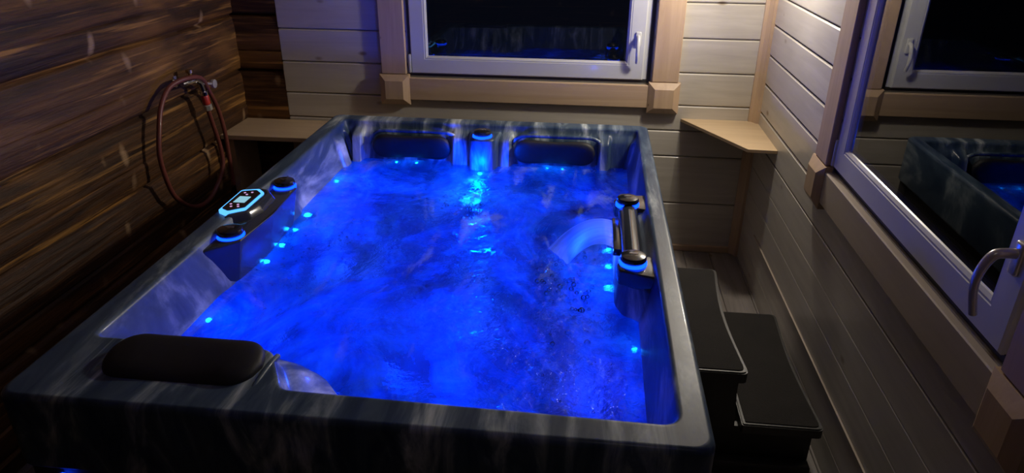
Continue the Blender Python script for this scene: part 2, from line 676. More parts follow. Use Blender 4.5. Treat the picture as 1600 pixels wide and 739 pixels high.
# thin pale strip on the right wall
bm = BM()
box(bm, XR - 0.006, XR + 0.01, YF, 3.26, 0.2555, 0.2605, 0.001, 1)
o = obj('trim_2', bm, M['trim_y'], smooth=False)
tag(o, 'thin pale edge strip low on the window wall', 'strip', kind='structure')


# ------------------------------------------------------------------ windows
def window(name, label, mp, W, mats, side):
    """mp(u, v, w) -> world, w out into the room."""
    root = thing(name, label, 'window', mp((W['u0'] + W['u1']) / 2, W['v0'], 0), kind='structure')

    def ubox(bm, u0, u1, v0, v1, w0, w1, bev=0.0, seg=2):
        tmp = bmesh.new()
        box(tmp, u0, u1, v0, v1, w0, w1, bev, seg)
        vmap = {}
        for v in tmp.verts:
            vmap[v] = bm.verts.new(mp(*v.co))
        for f in tmp.faces:
            bm.faces.new([vmap[v] for v in f.verts])
        tmp.free()

    def frame4(bm, u0, u1, v0, v1, t, w0, w1, bev):
        """mitred rectangular frame of width t"""
        o4 = [(u0, v0), (u1, v0), (u1, v1), (u0, v1)]
        i4 = [(u0 + t, v0 + t), (u1 - t, v0 + t), (u1 - t, v1 - t), (u0 + t, v1 - t)]
        prof = [(0.0, w0), (0.0, w1 - bev), (bev / t, w1), (1 - bev / t, w1), (1.0, w1 - bev), (1.0, w0)]
        rings = []
        for fr, w in prof:
            rings.append([bm.verts.new(mp(a[0] + (b[0] - a[0]) * fr, a[1] + (b[1] - a[1]) * fr, w)) for a, b in zip(o4, i4)])
        for a, b in zip(rings, rings[1:] + rings[:1]):
            for k in range(4):
                j = (k + 1) % 4
                bm.faces.new((a[k], a[j], b[j], b[k]))

    u0, u1, v0, v1 = W['u0'], W['u1'], W['v0'], W['v1']
    cw = 0.132
    # casing boards
    for nm, (a, b, c, d), m in (('casing_board', (u0 - cw, u0 - 0.002, v0 + 0.018, v1), mats[1]), ('casing_board', (u1 + 0.002, u1 + cw, v0 + 0.018, v1), mats[1]),
                                ('casing_board', (u0 - 0.003, u1 + 0.003, v0 - 0.115, v0), mats[0]), ('casing_board', (u0 - 0.003, u1 + 0.003, v1, v1 + 0.115), mats[0])):
        bm = BM()
        ubox(bm, a, b, c, d, 0.0, 0.024, 0.003, 1)
        obj(nm, bm, m, root, smooth=False)
    # corner blocks: low pyramids with chamfered faces
    for cu in (u0 - cw / 2, u1 + cw / 2):
        for cv in (v0 - 0.062, v1 + 0.062):
            bm = BM()
            hs = 0.078
            lv = [(hs, 0.0), (hs, 0.026), (0.047, 0.046), (0.047, 0.046)]
            rings = []
            for s, w in lv[:3]:
                rings.append([bm.verts.new(mp(cu + sx * s, cv + sy * s, w)) for sx, sy in ((-1, -1), (1, -1), (1, 1), (-1, 1))])
            for a, b in zip(rings, rings[1:]):
                for k in range(4):
                    bm.faces.new((a[k], a[(k + 1) % 4], b[(k + 1) % 4], b[k]))
            bm.faces.new(rings[-1])
            bm.faces.new(rings[0][::-1])
            obj('corner_block', bm, mats[1], root, smooth=False)
    # fixed frame, gap, sash
    bm = BM()
    frame4(bm, u0, u1, v0, v1, 0.055, -0.085, -0.010, 0.004)
    fr = obj('window_frame', bm, M['pvc'], root, smooth=False)
    bm = BM()
    frame4(bm, u0 + 0.006, u1 - 0.006, v0 + 0.006, v1 - 0.006, 0.018, -0.012, -0.0065, 0.001)
    obj('shadow_gap', bm, M['gap_shade'], fr, smooth=False)  # black strip standing in for the shade in the frame gap
    bm = BM()
    s0, s1, t0, t1 = u0 + 0.022, u1 - 0.045, v0 + 0.022, v1 - 0.03
    frame4(bm, s0, s1, t0, t1, 0.076, -0.03, 0.006, 0.005)
    sash = obj('sash', bm, M['pvc'], root, smooth=False)
    bm = BM()
    i0, i1, j0, j1 = s0 + 0.073, s1 - 0.073, t0 + 0.073, t1 - 0.073
    # sloping glazing bead
    o4 = [(i0, j0), (i1, j0), (i1, j1), (i0, j1)]
    rings = []
    for dd, w in ((0.0, 0.004), (0.006, 0.0045), (0.014, -0.002), (0.024, -0.018), (0.024, -0.03), (0.0, -0.03)):
        rings.append([bm.verts.new(mp(a + sx * dd, b + sy * dd, w)) for (a, b), (sx, sy) in zip(o4, ((1, 1), (-1, 1), (-1, -1), (1, -1)))])
    for a, b in zip(rings, rings[1:]):
        for k in range(4):
            bm.faces.new((a[k], a[(k + 1) % 4], b[(k + 1) % 4], b[k]))
    obj('glazing_bead', bm, M['pvc'], sash, smooth=False)
    bm = BM()
    ubox(bm, i0 + 0.012, i1 - 0.012, j0 + 0.012, j1 - 0.012, -0.0100, -0.0060)
    obj('pane', bm, M['glass'], sash, smooth=False)
    # hinge on the left
    bm = BM()
    ubox(bm, s0 - 0.012, s0 - 0.001, t0 + 0.002, t0 + 0.095, -0.008, 0.012, 0.003, 2)
    obj('hinge', bm, M['pvc'], root)
    # handle on the right stile
    hu, hv = s1 - 0.036, t0 + side['hz']
    bm = BM()
    ubox(bm, hu - 0.014, hu + 0.014, hv - 0.036, hv + 0.036, 0.004, 0.016, 0.006, 3)
    hd = obj('window_handle', bm, M['handle'] if side['metal'] else M['pvc'], root)
    bm = BM()
    k = side['reach']
    pts = catmull([(hu, hv + 0.01, 0.014), (hu, hv + 0.01, k * 0.6), (hu, hv + 0.004, k), (hu - 0.001, hv - 0.03, k + 0.014), (hu - 0.001, hv - 0.07, k + 0.016), (hu, hv - side['drop'], k + 0.002)], 6)
    rr = [0.0105 if i < 9 else 0.0105 - 0.0025 * (i - 9) / (len(pts) - 9) for i in range(len(pts))]
    tmp = bmesh.new()
    tube(tmp, pts, rr, 12)
    vmap = {v: bm.verts.new(mp(*v.co)) for v in tmp.verts}
    for f in tmp.faces:
        bm.faces.new([vmap[v] for v in f.verts])
    tmp.free()
    obj('lever', bm, M['handle'] if side['metal'] else M['pvc'], hd, angle=60)
    return root


window('window_1', 'grey framed window in the far wall with pale wooden casing', lambda u, v, w: Vector((u, YB - w, v)), WB,
       (M['trim_x'], M['trim_z']), dict(hz=0.20, reach=0.035, drop=0.11, metal=False))
window('window_2', 'large grey framed side window with silver lever handle', lambda u, v, w: Vector((XR - w, -u, v)), WR,
       (M['trim_y'], M['trim_z']), dict(hz=0.20, reach=0.055, drop=0.13, metal=True))

# ------------------------------------------------------------------ shelves in the corners
bm = BM()
prism(bm, [(0.478, 3.58), (0.728, 3.118), (0.857, 3.112), (0.857, 3.535), (0.812, 3.58)], 0.730, 0.746, 0.0015, 1)
o = obj('corner_shelf', bm, M['shelf'], smooth=False)
tag(o, 'angular pale wooden corner shelf fixed between back wall and window wall', 'shelf')
bm = BM()
prism(bm, [(-1.846, 3.262), (-1.16, 3.262), (-1.16, 3.575), (-1.846, 3.575)], 0.640, 0.664, 0.002, 1)
box(bm, -1.83, -1.80, 3.30, 3.55, 0.0, 0.641)
box(bm, -1.20, -1.17, 3.30, 3.55, 0.0, 0.641)
o = obj('wall_ledge', bm, M['shelf'], smooth=False)
tag(o, 'pale wooden ledge behind the tub beside the brown log wall', 'ledge')

# ------------------------------------------------------------------ the spa
WZ = 0.630                                                  # water level
OX0, OX1, OY0, OY1 = -1.222, 0.285, 1.070, 3.245           # rim outer edge
RZ = 0.80
spa = thing('hot_tub', 'large rectangular hot tub with marbled blue grey rim glowing blue inside', 'hot tub', ((OX0 + OX1) / 2, (OY0 + OY1) / 2, 0))


def round_poly(pts, rad, step=0.006):
    """rounded polygon resampled at an even step; rad per corner"""
    out = []
    n = len(pts)
    for i in range(n):
        p0, p1, p2 = Vector(pts[i - 1]), Vector(pts[i]), Vector(pts[(i + 1) % n])
        r = rad[i]
        a, b = (p0 - p1).normalized(), (p2 - p1).normalized()
        ang = a.angle(b)
        d = r / math.tan(ang / 2)
        s, e = p1 + a * d, p1 + b * d
        k = max(4, int(r * 1.6 / step))
        for q in range(k + 1):
            t = q / k
            out.append(s * (1 - t) ** 2 + p1 * 2 * t * (1 - t) + e * t * t)
    res = []
    m = len(out)
    for i in range(m):
        a, b = out[i], out[(i + 1) % m]
        L = (b - a).length
        k = max(1, int(L / step))
        for q in range(k):
            res.append(a + (b - a) * q / k)
    return res


inner = round_poly([(0.222, 1.140), (0.240, 3.175), (-1.150, 3.165), (-1.152, 1.300), (-0.705, 1.300), (-0.625, 1.158)],
                   [0.045, 0.03, 0.03, 0.03, 0.06, 0.04])
N = len(inner)
CEN = Vector((-0.46, 2.15))


def ray_rect(p, ox0, ox1, oy0, oy1):
    d = p - CEN
    ts = []
    if d.x > 1e-9:
        ts.append((ox1 - CEN.x) / d.x)
    if d.x < -1e-9:
        ts.append((ox0 - CEN.x) / d.x)
    if d.y > 1e-9:
        ts.append((oy1 - CEN.y) / d.y)
    if d.y < -1e-9:
        ts.append((oy0 - CEN.y) / d.y)
    q = CEN + d * min(ts)
    # snap rounding of the outer corners
    r = 0.035
    cx = min(max(q.x, ox0 + r), ox1 - r)
    cy = min(max(q.y, oy0 + r), oy1 - r)
    c = Vector((cx, cy))
    v = q - c
    if abs(q.x - cx) > 1e-6 and abs(q.y - cy) > 1e-6 and v.length > r:
        q = c + v.normalized() * r
    return q


norms = []
for i in range(N):
    t = inner[(i + 3) % N] - inner[(i - 3) % N]
    nrm = Vector((-t.y, t.x)).normalized()
    norms.append(nrm)
# smooth inward normals
for _ in range(2):
    norms = [((norms[i - 2] + norms[i - 1] + norms[i] * 2 + norms[(i + 1) % N] + norms[(i + 2) % N])).normalized() for i in range(N)]


def relief(p, z):
    """extra inward offset of the moulded wall below the rim"""
    k = sm(0.775, 0.745, z) if z > 0.7 else 1.0
    d = 0.0
    x, y = p.x, p.y
    if y > 3.1:                                             # far wall: seat backs between ribs
        d += 0.050 * (sm(-1.105, -1.09, x) - sm(-1.055, -1.04, x))
        d += 0.045 * (sm(-0.63, -0.61, x) - sm(-0.35, -0.33, x))
        d += 0.045 * (sm(0.055, 0.07, x) - sm(0.105, 0.12, x))
        d += 0.018
    elif x < -1.05 and y > 1.35:                            # left wall
        d += 0.012 * (sm(1.78, 1.86, y) - sm(2.42, 2.48, y))
        d += 0.02 * (sm(2.95, 2.99, y) - sm(3.03, 3.07, y))
    elif x > 0.15 and y > 1.2:
        d += 0.035 * (sm(1.80, 1.88, y) - sm(2.40, 2.46, y))
    if y < 1.35 and -0.80 < x < -0.55:
        d += 0.095 * (1 - sm(0.64, 0.80, z))
    return d * k


levels = [(RZ - 0.004, 0.0035, 0), (RZ - 0.010, 0.006, 0), (0.776, 0.009, 1), (0.765, 0.011, 1), (0.750, 0.014, 1), (0.735, 0.018, 1), (0.70, 0.026, 1),
          (0.66, 0.034, 1), (0.62, 0.046, 1), (0.56, 0.068, 1), (0.50, 0.085, 1), (0.44, 0.10, 1), (0.41, 0.118, 1), (0.395, 0.15, 1)]
bm = BM()
rings = []


def add_ring(pts, z):
    rings.append([bm.verts.new((p.x, p.y, z if not callable(z) else z(p))) for p in pts])


outer0 = [ray_rect(p, OX0, OX1, OY0, OY1) for p in inner]


def shrink(pts, d):
    return [ray_rect(p, OX0 + d, OX1 - d, OY0 + d, OY1 - d) for p in inner]


add_ring(shrink(inner, 0.014), 0.600)
add_ring(shrink(inner, 0.004), 0.600)
add_ring(shrink(inner, 0.0), 0.608)
add_ring(shrink(inner, 0.0), RZ - 0.016)
add_ring(shrink(inner, 0.0), RZ - 0.011)
add_ring(shrink(inner, 0.0035), RZ - 0.004)
add_ring(shrink(inner, 0.010), RZ)
add_ring(shrink(inner, 0.014), RZ)
add_ring([p - n_ * 0.008 for p, n_ in zip(inner, norms)], RZ)
add_ring([p - n_ * 0.003 for p, n_ in zip(inner, norms)], RZ)
for z, off, r in levels:
    add_ring([p + n_ * (off + relief(p, z) * r) for p, n_ in zip(inner, norms)], z)
last = [p + n_ * 0.15 for p, n_ in zip(inner, norms)]
for k in range(1, 13):
    t = k / 13
    ring = [p.lerp(CEN, t) for p in last]
    z = 0.395 - 0.32 * sm(0.34, 0.52, t)
    add_ring(ring, z)
for a, b in zip(rings, rings[1:]):
    for i in range(N):
        j = (i + 1) % N
        bm.faces.new((a[i], a[j], b[j], b[i]))
cv = bm.verts.new((CEN.x, CEN.y, 0.075))
for i in range(N):
    bm.faces.new((rings[-1][i], rings[-1][(i + 1) % N], cv))
obj('shell', bm, M['acrylic'], spa, angle=50)

bm = BM()
box(bm, OX0 + 0.022, OX1 - 0.022, OY0 + 0.022, OY1 - 0.022, 0.005, 0.06, 0.004)
S = 0.022
for a in ((OX0 + S, OX1 - S, OY0 + S, OY0 + S + 0.015), (OX0 + S, OX1 - S, OY1 - S - 0.015, OY1 - S), (OX0 + S, OX0 + S + 0.015, OY0 + S, OY1 - S), (OX1 - S - 0.015, OX1 - S, OY0 + S, OY1 - S)):
    box(bm, *a, 0.05, 0.61)
obj('skirt', bm, M['skirt'], spa, smooth=False)
for cx, cy in ((OX0 + 0.05, OY0 + 0.05), (OX1 - 0.05, OY0 + 0.05), (OX0 + 0.05, OY1 - 0.05), (OX1 - 0.05, OY1 - 0.05)):
    bm = BM()
    box(bm, cx - 0.036, cx + 0.036, cy - 0.036, cy + 0.036, 0.0, 0.598, 0.01)
    obj('corner_post', bm, M['step'], spa)
# small blue corner light low on the skirt
bm = BM()
lathe(bm, [(0.018, 0), (0.018, 0.004), (0.012, 0.008)], (OX0 + 0.085, OY0 + 0.018, 0.555), mat=Matrix.Rotation(PI / 2, 4, 'X'), seg=20)
o = obj('corner_light', bm, M['ring_blue'], spa)


# pillows ---------------------------------------------------------------
def pillow(cx, cy, cz, length, height, thick, tilt, rotz, name='pillow', curve=0.10, waist=0.10):
    """Contoured headrest: rounded ends, slightly waisted, curved towards the neck."""
    bm = BM()
    nu, nv = 56, 20
    rows = []
    mtx = Matrix.Translation((cx, cy, cz)) @ Matrix.Rotation(rotz, 4, 'Z') @ Matrix.Rotation(tilt, 4, 'X')
    for i in range(nu + 1):
        u = -1 + 2 * i / nu
        e = abs(u)
        endr = (1 - max(0, (e - 0.62) / 0.38) ** 2.6) ** 0.5 if e > 0.62 else 1.0
        hh = height / 2 * endr * (1 - waist * math.exp(-(u / 0.45) ** 2))
        tt = thick * (0.35 + 0.65 * endr) * (0.72 + 0.28 * min(1.0, (e / 0.6) ** 2))
        row = []
        for k in range(nv):
            a = 2 * PI * k / nv
            ca, sa = math.cos(a), math.sin(a)
            yy = math.copysign(abs(ca) ** 0.8, ca) * tt / 2
            zz = math.copysign(abs(sa) ** 0.8, sa) * max(hh, 0.002)
            v = Vector((u * length / 2, yy - thick / 2, zz))
            row.append(bm.verts.new(mtx @ v))
        rows.append(row)
    for a, b in zip(rows, rows[1:]):
        for k in range(nv):
            bm.faces.new((a[k], a[(k + 1) % nv], b[(k + 1) % nv], b[k]))
    bm.faces.new(rows[0][::-1])
    bm.faces.new(rows[-1])
    return obj(name, bm, M['pillow'], spa, angle=60)


def recess_rim(cx, cy, cz, length, height, tilt, rotz, r=0.009):
    bm = BM()
    mtx = Matrix.Translation((cx, cy, cz)) @ Matrix.Rotation(rotz, 4, 'Z') @ Matrix.Rotation(tilt, 4, 'X')
    R_ = height / 2
    pts = []
    for s, a0 in ((1, -PI / 2), (-1, PI / 2)):
        for k in range(13):
            a = a0 + PI * k / 12
            pts.append(mtx @ Vector((s * (length / 2 - R_) + R_ * math.cos(a), 0, R_ * math.sin(a))))
    pp = []
    for i in range(len(pts)):
        a, b = pts[i], pts[(i + 1) % len(pts)]
        k = max(1, int((b - a).length / 0.03))
        for q in range(k):
            pp.append(a.lerp(b, q / k))
    tube(bm, pp, r, 10, closed=True)
    return obj('recess_rim', bm, M['acrylic'], spa, angle=60)


for cx in (-0.812, -0.140):
    pillow(cx, 3.125, 0.700, 0.375, 0.118, 0.050, 0.12, 0.0)
    recess_rim(cx + 0.012, 3.128, 0.690, 0.44, 0.155, 0.12, 0.0)
# near left headrest lies back on the rim corner, facing the far end
p3 = pillow(-0.875, 1.222, 0.826, 0.365, 0.145, 0.044, 1.42, PI, waist=-0.04)
p3['label'] = 'black headrest pillow nearest the viewer'
for xa in (-1.068, -0.686):
    bm = BM()
    tube(bm, catmull([(xa, 1.150, 0.791), (xa + 0.002, 1.18, 0.796), (xa + 0.003, 1.24, 0.797), (xa + 0.003, 1.285, 0.791)], 6), 0.007, 12)
    obj('recess_rim', bm, M['acrylic'], spa, angle=60)

# far pillar with diverter knob ------------------------------------------


def knob(cx, cy, cz, r, tilt=(0, 0, 0)):
    mtx = Matrix.Rotation(tilt[0], 4, 'X') @ Matrix.Rotation(tilt[1], 4, 'Y')
    bm = BM()
    lathe(bm, [(r * 1.04, -0.004), (r * 1.04, 0.006), (r * 0.9, 0.008)], (cx, cy, cz), seg=40, mat=mtx)
    rg = obj('knob_light_ring', bm, M['ring_blue'], spa)
    bm = BM()
    lathe(bm, [(r * 0.86, 0.002), (r * 0.90, 0.010), (r * 0.98, 0.013), (r * 0.98, 0.020), (r * 0.90, 0.027), (r * 0.60, 0.031), (r * 0.15, 0.032)], (cx, cy, cz), seg=40, mat=mtx)
    k = obj('diverter_knob', bm, M['knob'], spa)
    bm = BM()
    tmp = bmesh.new()
    box(tmp, -r * 0.34, r * 0.34, -r * 0.07, r * 0.07, 0.0305, 0.0335, 0.001, 1)
    box(tmp, -r * 0.10, r * 0.10, -r * 0.22, -r * 0.16, 0.0305, 0.0333, 0.0008, 1)
    vm = {v: bm.verts.new(mtx @ v.co + Vector((cx, cy, cz))) for v in tmp.verts}
    for f in tmp.faces:
        bm.faces.new([vm[v] for v in f.verts])
    tmp.free()
    obj('knob_mark', bm, M['knobmark'], k, smooth=False)
    return k


bm = BM()
bot = [(-0.545, 3.16), (-0.525, 2.995), (-0.50, 2.975), (-0.43, 2.975), (-0.405, 2.995), (-0.385, 3.16)]
top = [(-0.545, 3.16), (-0.525, 3.035), (-0.505, 3.018), (-0.43, 3.018), (-0.41, 3.035), (-0.385, 3.16)]
prism(bm, bot, 0.40, 0.772, 0.012, 3, top)
obj('pillar', bm, M['acrylic'], spa)
knob(-0.470, 3.068, 0.773, 0.043)

# left console with control panel ---------------------------------------
bm = BM()
lo_ = [(-1.165, 1.775), (-1.060, 1.885), (-1.045, 2.10), (-1.060, 2.34), (-1.165, 2.50)]
lo_b = [(-1.165, 1.80), (-1.135, 1.90), (-1.125, 2.10), (-1.135, 2.34), (-1.165, 2.44)]
prism(bm, lo_b, 0.42, 0.778, 0.007, 3, lo_)
lf = obj('side_console', bm, M['console'], spa)
bm = BM()
prism(bm, [(-1.168, 1.975), (-1.098, 2.045), (-1.082, 2.11), (-1.085, 2.22), (-1.12, 2.262), (-1.168, 2.275)], 0.775, 0.806, 0.008, 3,
      [(-1.168, 1.995), (-1.112, 2.052), (-1.100, 2.11), (-1.102, 2.21), (-1.128, 2.245), (-1.168, 2.255)])
obj('panel_mount', bm, M['console'], spa)
pc = [(-1.204, 2.030), (-1.170, 2.010), (-1.118, 2.052), (-1.118, 2.200), (-1.150, 2.232), (-1.208, 2.214)]
pc = [tuple(v) for v in round_poly(pc, [0.012] * 6, 0.004)]


def scaled(pts, s):
    cx = sum(p[0] for p in pts) / len(pts)
    cy = sum(p[1] for p in pts) / len(pts)
    return [(cx + (p[0] - cx) * s, cy + (p[1] - cy) * s) for p in pts]


bm = BM()
prism(bm, scaled(pc, 0.99), 0.798, 0.811)
cp = obj('control_panel', bm, M['panel_glow'], spa, smooth=False)
cp['label'] = 'control panel with glowing cyan border'
bm = BM()
prism(bm, scaled(pc, 0.84), 0.805, 0.8135)
obj('panel_face', bm, M['knob'], cp, smooth=False)
pcx = sum(p[0] for p in pc) / len(pc)
pcy = sum(p[1] for p in pc) / len(pc)
bm = BM()
box(bm, pcx - 0.020, pcx + 0.020, pcy - 0.026, pcy + 0.026, 0.8125, 0.8145)
obj('display', bm, M['display'], cp, smooth=False)
for dx, dy in ((-0.018, 0.060), (0.006, 0.066), (-0.004, 0.045), (-0.020, -0.042), (0.006, -0.044), (-0.010, -0.062), (0.014, -0.060)):
    bm = BM()
    lathe(bm, [(0.0042, 0), (0.0042, 0.0012)], (pcx + dx, pcy + dy, 0.8132), seg=10)
    obj('button', bm, M['button'], cp)
knob(-1.108, 1.915, 0.776, 0.042)
knob(-1.108, 2.345, 0.776, 0.040)

# right console with waterfall -------------------------------------------
bm = BM()
prism(bm, [(0.262, 1.74), (0.262, 2.50), (0.118, 2.42), (0.095, 2.36), (0.095, 1.86), (0.118, 1.80)], 0.42, 0.735, 0.010, 3,
      [(0.238, 1.77), (0.238, 2.475), (0.150, 2.40), (0.125, 2.34), (0.125, 1.90), (0.150, 1.84)])
obj('waterfall_console', bm, M['acrylic'], spa)
bm = BM()
# rounded bar between the two knobs
tube(bm, [(0.163, 1.94, 0.752), (0.163, 2.02, 0.754), (0.163, 2.22, 0.754), (0.163, 2.30, 0.752)], 0.036, 28)
for v in bm.verts:
    if v.co.z < 0.735:
        v.co.z = 0.735
obj('waterfall_bar', bm, M['console'], spa)
for (y, s) in ((1.87, -1), (2.365, 1)):
    bm = BM()
    prism(bm, [(0.236, y - 0.075), (0.236, y + 0.075), (0.190, y + 0.052), (0.130, y + 0.045), (0.112, y + 0.01), (0.118, y - 0.035), (0.165, y - 0.050)], 0.725, 0.775, 0.007, 3)
    obj('knob_mount', bm, M['console'], spa)
knob(0.160, 1.885, 0.776, 0.040)
knob(0.160, 2.335, 0.776, 0.040)
bm = BM()
box(bm, 0.106, 0.132, 2.005, 2.250, 0.735, 0.760, 0.004, 2)
obj('waterfall_spout', bm, M['knob'], spa)
# blue strip lights between console and rim
for (ya, yb) in ((2.08, 2.24), (1.62, 1.73)):
    bm = BM()
    tube(bm, [(0.232, ya, 0.748), (0.2325, (ya + yb) / 2, 0.748), (0.233, yb, 0.748)], 0.0035, 8)
    obj('strip_light', bm, M['ring_blue'], spa)

point('spout_fill', (0.03, 2.14, 0.690), 1.3, (0.02, 0.10, 1.0), 0.0)  # added blue fill for the falling sheet, no fixture under the spout
# LED lights -------------------------------------------------------------
BLUE = (0.0, 0.034, 1.0)
point('pillar_led_glow', (-0.47, 2.945, 0.675), 9.0, (0.0, 0.05, 1.0), 0.02)
leds = [(-1.088, 2.83, 0.590, 'X'), (-1.078, 2.46, 0.590, 'X'), (-1.074, 2.32, 0.590, 'X'), (-1.074, 2.19, 0.590, 'X'), (-1.074, 2.06, 0.590, 'X'), (-1.090, 1.68, 0.590, 'X'),
        (-0.470, 2.972, 0.618, 'Y'), (-0.52, 2.975, 0.52, 'Y'), (0.098, 2.32, 0.56, 'x'), (0.098, 2.19, 0.56, 'x'), (0.098, 2.05, 0.56, 'x'), (0.170, 1.68, 0.59, 'x'),
        (-0.887, 3.085, 0.606, 'Y'), (-0.789, 3.085, 0.606, 'Y'), (-0.17, 3.085, 0.606, 'Y'), (-0.10, 3.085, 0.606, 'Y')]
for (x, y, z, ax) in leds:
    bm = BM()
    r = 0.0095 if z < 0.6 or z > 0.61 else 0.005
    mtx = {'X': Matrix.Rotation(PI / 2, 4, 'Y'), 'x': Matrix.Rotation(-PI / 2, 4, 'Y'), 'Y': Matrix.Rotation(PI / 2, 4, 'X')}[ax]
    lathe(bm, [(r, -0.012), (r, 0.0), (r * 0.7, r * 0.5), (r * 0.2, r * 0.7)], (x, y, z), seg=16, mat=mtx)
    obj('led_light', bm, M['led'], spa)
# jets on the seat backs
for (x, y, z) in ((-0.90, 3.07, 0.50), (-0.72, 3.07, 0.50), (-0.22, 3.07, 0.50), (-0.05, 3.07, 0.50), (-0.90, 3.05, 0.44), (-0.72, 3.05, 0.44), (-0.22, 3.05, 0.44), (-0.05, 3.05, 0.44)):
    bm = BM()
    lathe(bm, [(0.032, -0.03), (0.032, 0.004), (0.026, 0.008), (0.014, 0.004), (0.008, 0.004)], (x, y, z), seg=24, mat=Matrix.Rotation(PI / 2, 4, 'X'))
    obj('jet', bm, M['console'], spa)
# glowing disc added under the chop to make the sparkle cluster in the foam
bm = BM()
lathe(bm, [(0.040, 0.0), (0.038, 0.010), (0.010, 0.016)], (-0.47, 2.72, 0.555), seg=24)
obj('sparkle_disc', bm, M['sparkle_glow'], spa)
bm = BM()
lathe(bm, [(0.05, 0.0), (0.05, 0.14), (0.042, 0.155)], (-0.47, 2.72, 0.40), seg=24)
obj('sparkle_disc_stand', bm, M['acrylic'], spa)  # made-up stand that carries the glowing disc
# the light those lamps throw into the water
for i, (x, y, z, e) in enumerate([(-0.95, 2.75, 0.47, 1.0), (-0.90, 2.25, 0.47, 1.0), (-0.95, 1.65, 0.47, 1.0), (-0.47, 2.80, 0.50, 1.0), (0.0, 2.75, 0.47, 0.6), (0.02, 2.15, 0.47, 0.7),
                                  (0.03, 1.60, 0.47, 0.45), (-0.46, 2.15, 0.25, 2.4), (-0.50, 1.70, 0.33, 1.9), (-0.30, 1.40, 0.47, 0.8)]):
    point('spa_led_glow', (x, y, z), 2.9 * e, BLUE, 0.0)

for (x, y, z, ax) in leds:
    dx = 0.035 if ax == 'X' else (-0.035 if ax == 'x' else 0.0)
    point('led_halo', (x + dx, y - (0.03 if ax == 'Y' else 0), z - 0.012), 0.055, (0.0, 0.16, 1.0), 0.0)
point('sparkle_fill', (-0.47, 2.70, 0.60), 0.16, (0.0, 0.20, 1.0), 0.0)  # extra fill added around the sparkle disc

# ------------------------------------------------------------------ water
bm = BM()
nx, ny = 150, 220
x0, x1, y0, y1 = -1.135, 0.205, 1.170, 3.125
g = []
for i in range(nx + 1):
    row = []
    for j in range(ny + 1):
        x = x0 + (x1 - x0) * i / nx
        y = y0 + (y1 - y0) * j / ny
        e = min(1.0, min(x - x0, x1 - x, y - y0, y1 - y) / 0.08)
        h = 0.006 * noise.noise(Vector((x * 5, y * 5, 1.0))) + 0.0025 * noise.noise(Vector((x * 15, y * 15, 4.0)))
        for cx, cy, a, r in ((-0.47, 2.70, 0.012, 0.12), (-0.06, 2.10, 0.014, 0.10), (0.0, 1.85, 0.008, 0.18)):
            d = math.hypot(x - cx, y - cy) / r
            h += a * math.exp(-d * d) * (0.3 + noise.noise(Vector((x * 40, y * 40, 9.0))))
        row.append(bm.verts.new((x, y, WZ + h * e)))
    g.append(row)
for i in range(nx):
    for j in range(ny):
        p = g[i][j].co
        if p.y < 1.325 and p.x < -0.66:
            continue
        bm.faces.new((g[i][j], g[i + 1][j], g[i + 1][j + 1], g[i][j + 1]))
for v in [v for v in bm.verts if not v.link_faces]:
    bm.verts.remove(v)
o = obj('spa_water', bm, M['water'], angle=180)
tag(o, 'bubbling water glowing bright blue inside the hot tub', 'water', kind='stuff')

# sheet of water from the spout
bm = BM()
nu, nv = 26, 18
rows = []
for i in range(nu + 1):
    t = i / nu
    row = []
    for k in range(nv + 1):
        s = k / nv
        sx, sy = 0.116, 2.020 + 0.215 * s
        ex, ey = -0.040 - 0.075 * s, 2.125 + 0.115 * s
        x = sx + (ex - sx) * t
        y = sy + (ey - sy) * (t ** 1.5)
        z = 0.752 + 0.085 * t - (0.752 + 0.085 - WZ + 0.004) * t * t
        z += 0.002 * math.sin(s * 40 + t * 4) * t
        row.append(bm.verts.new((x, y, z)))
    rows.append(row)
for a, b in zip(rows, rows[1:]):
    for k in range(nv):
        bm.faces.new((a[k], a[k + 1], b[k + 1], b[k]))
bmesh.ops.solidify(bm, geom=list(bm.faces), thickness=0.002)
o = obj('falling_water', bm, M['fall'], angle=180)
tag(o, 'curved sheet of water pouring from the spout into the spa', 'waterfall', kind='stuff')

# bubbles
bm = BM()
for cx, cy, sxx, syy, n in ((-0.47, 2.68, 0.10, 0.10, 170), (-0.93, 2.20, 0.08, 0.22, 110), (-0.02, 1.95, 0.09, 0.20, 150), (0.0, 1.60, 0.12, 0.15, 60), (-1.05, 2.82, 0.05, 0.07, 50), (-0.45, 2.9, 0.04, 0.06, 40)):
    for _ in range(n):
        x, y = random.gauss(cx, sxx), random.gauss(cy, syy)
        if not (-1.02 < x < 0.06 and 1.3 < y < 2.95):
            continue
        r = random.choice((0.0015, 0.002, 0.003, 0.004))
        bmesh.ops.create_icosphere(bm, subdivisions=1, radius=r, matrix=Matrix.Translation((x, y, WZ + 0.002)))
for _ in range(70):
    if random.random() < 0.6:
        x, y = random.gauss(-0.02, 0.07), random.gauss(1.93, 0.13)
    else:
        x, y = random.gauss(-0.47, 0.05), random.gauss(2.66, 0.05)
    if x > 0.06:
        continue
    r = random.uniform(0.004, 0.010)
    bmesh.ops.create_icosphere(bm, subdivisions=2, radius=r, matrix=Matrix.Translation((x, y, WZ + 0.003)))
t = NT('bubble_film')
tp = t.n('ShaderNodeBsdfTransparent')
tp.inputs[0].default_value = (0.9, 0.95, 1, 1)
gb = t.n('ShaderNodeBsdfGlossy')
gb.inputs['Roughness'].default_value = 0.05
fz = t.n('ShaderNodeFresnel')
fz.inputs[0].default_value = 1.5
mb = t.n('ShaderNodeMixShader')
t.l(fz.outputs[0], mb.inputs[0])
t.l(tp.outputs[0], mb.inputs[1])
t.l(gb.outputs[0], mb.inputs[2])
o = obj('water_bubbles', bm, t.done(mb), angle=180)
tag(o, 'small bubbles floating where the jets break the water', 'bubbles', kind='stuff')

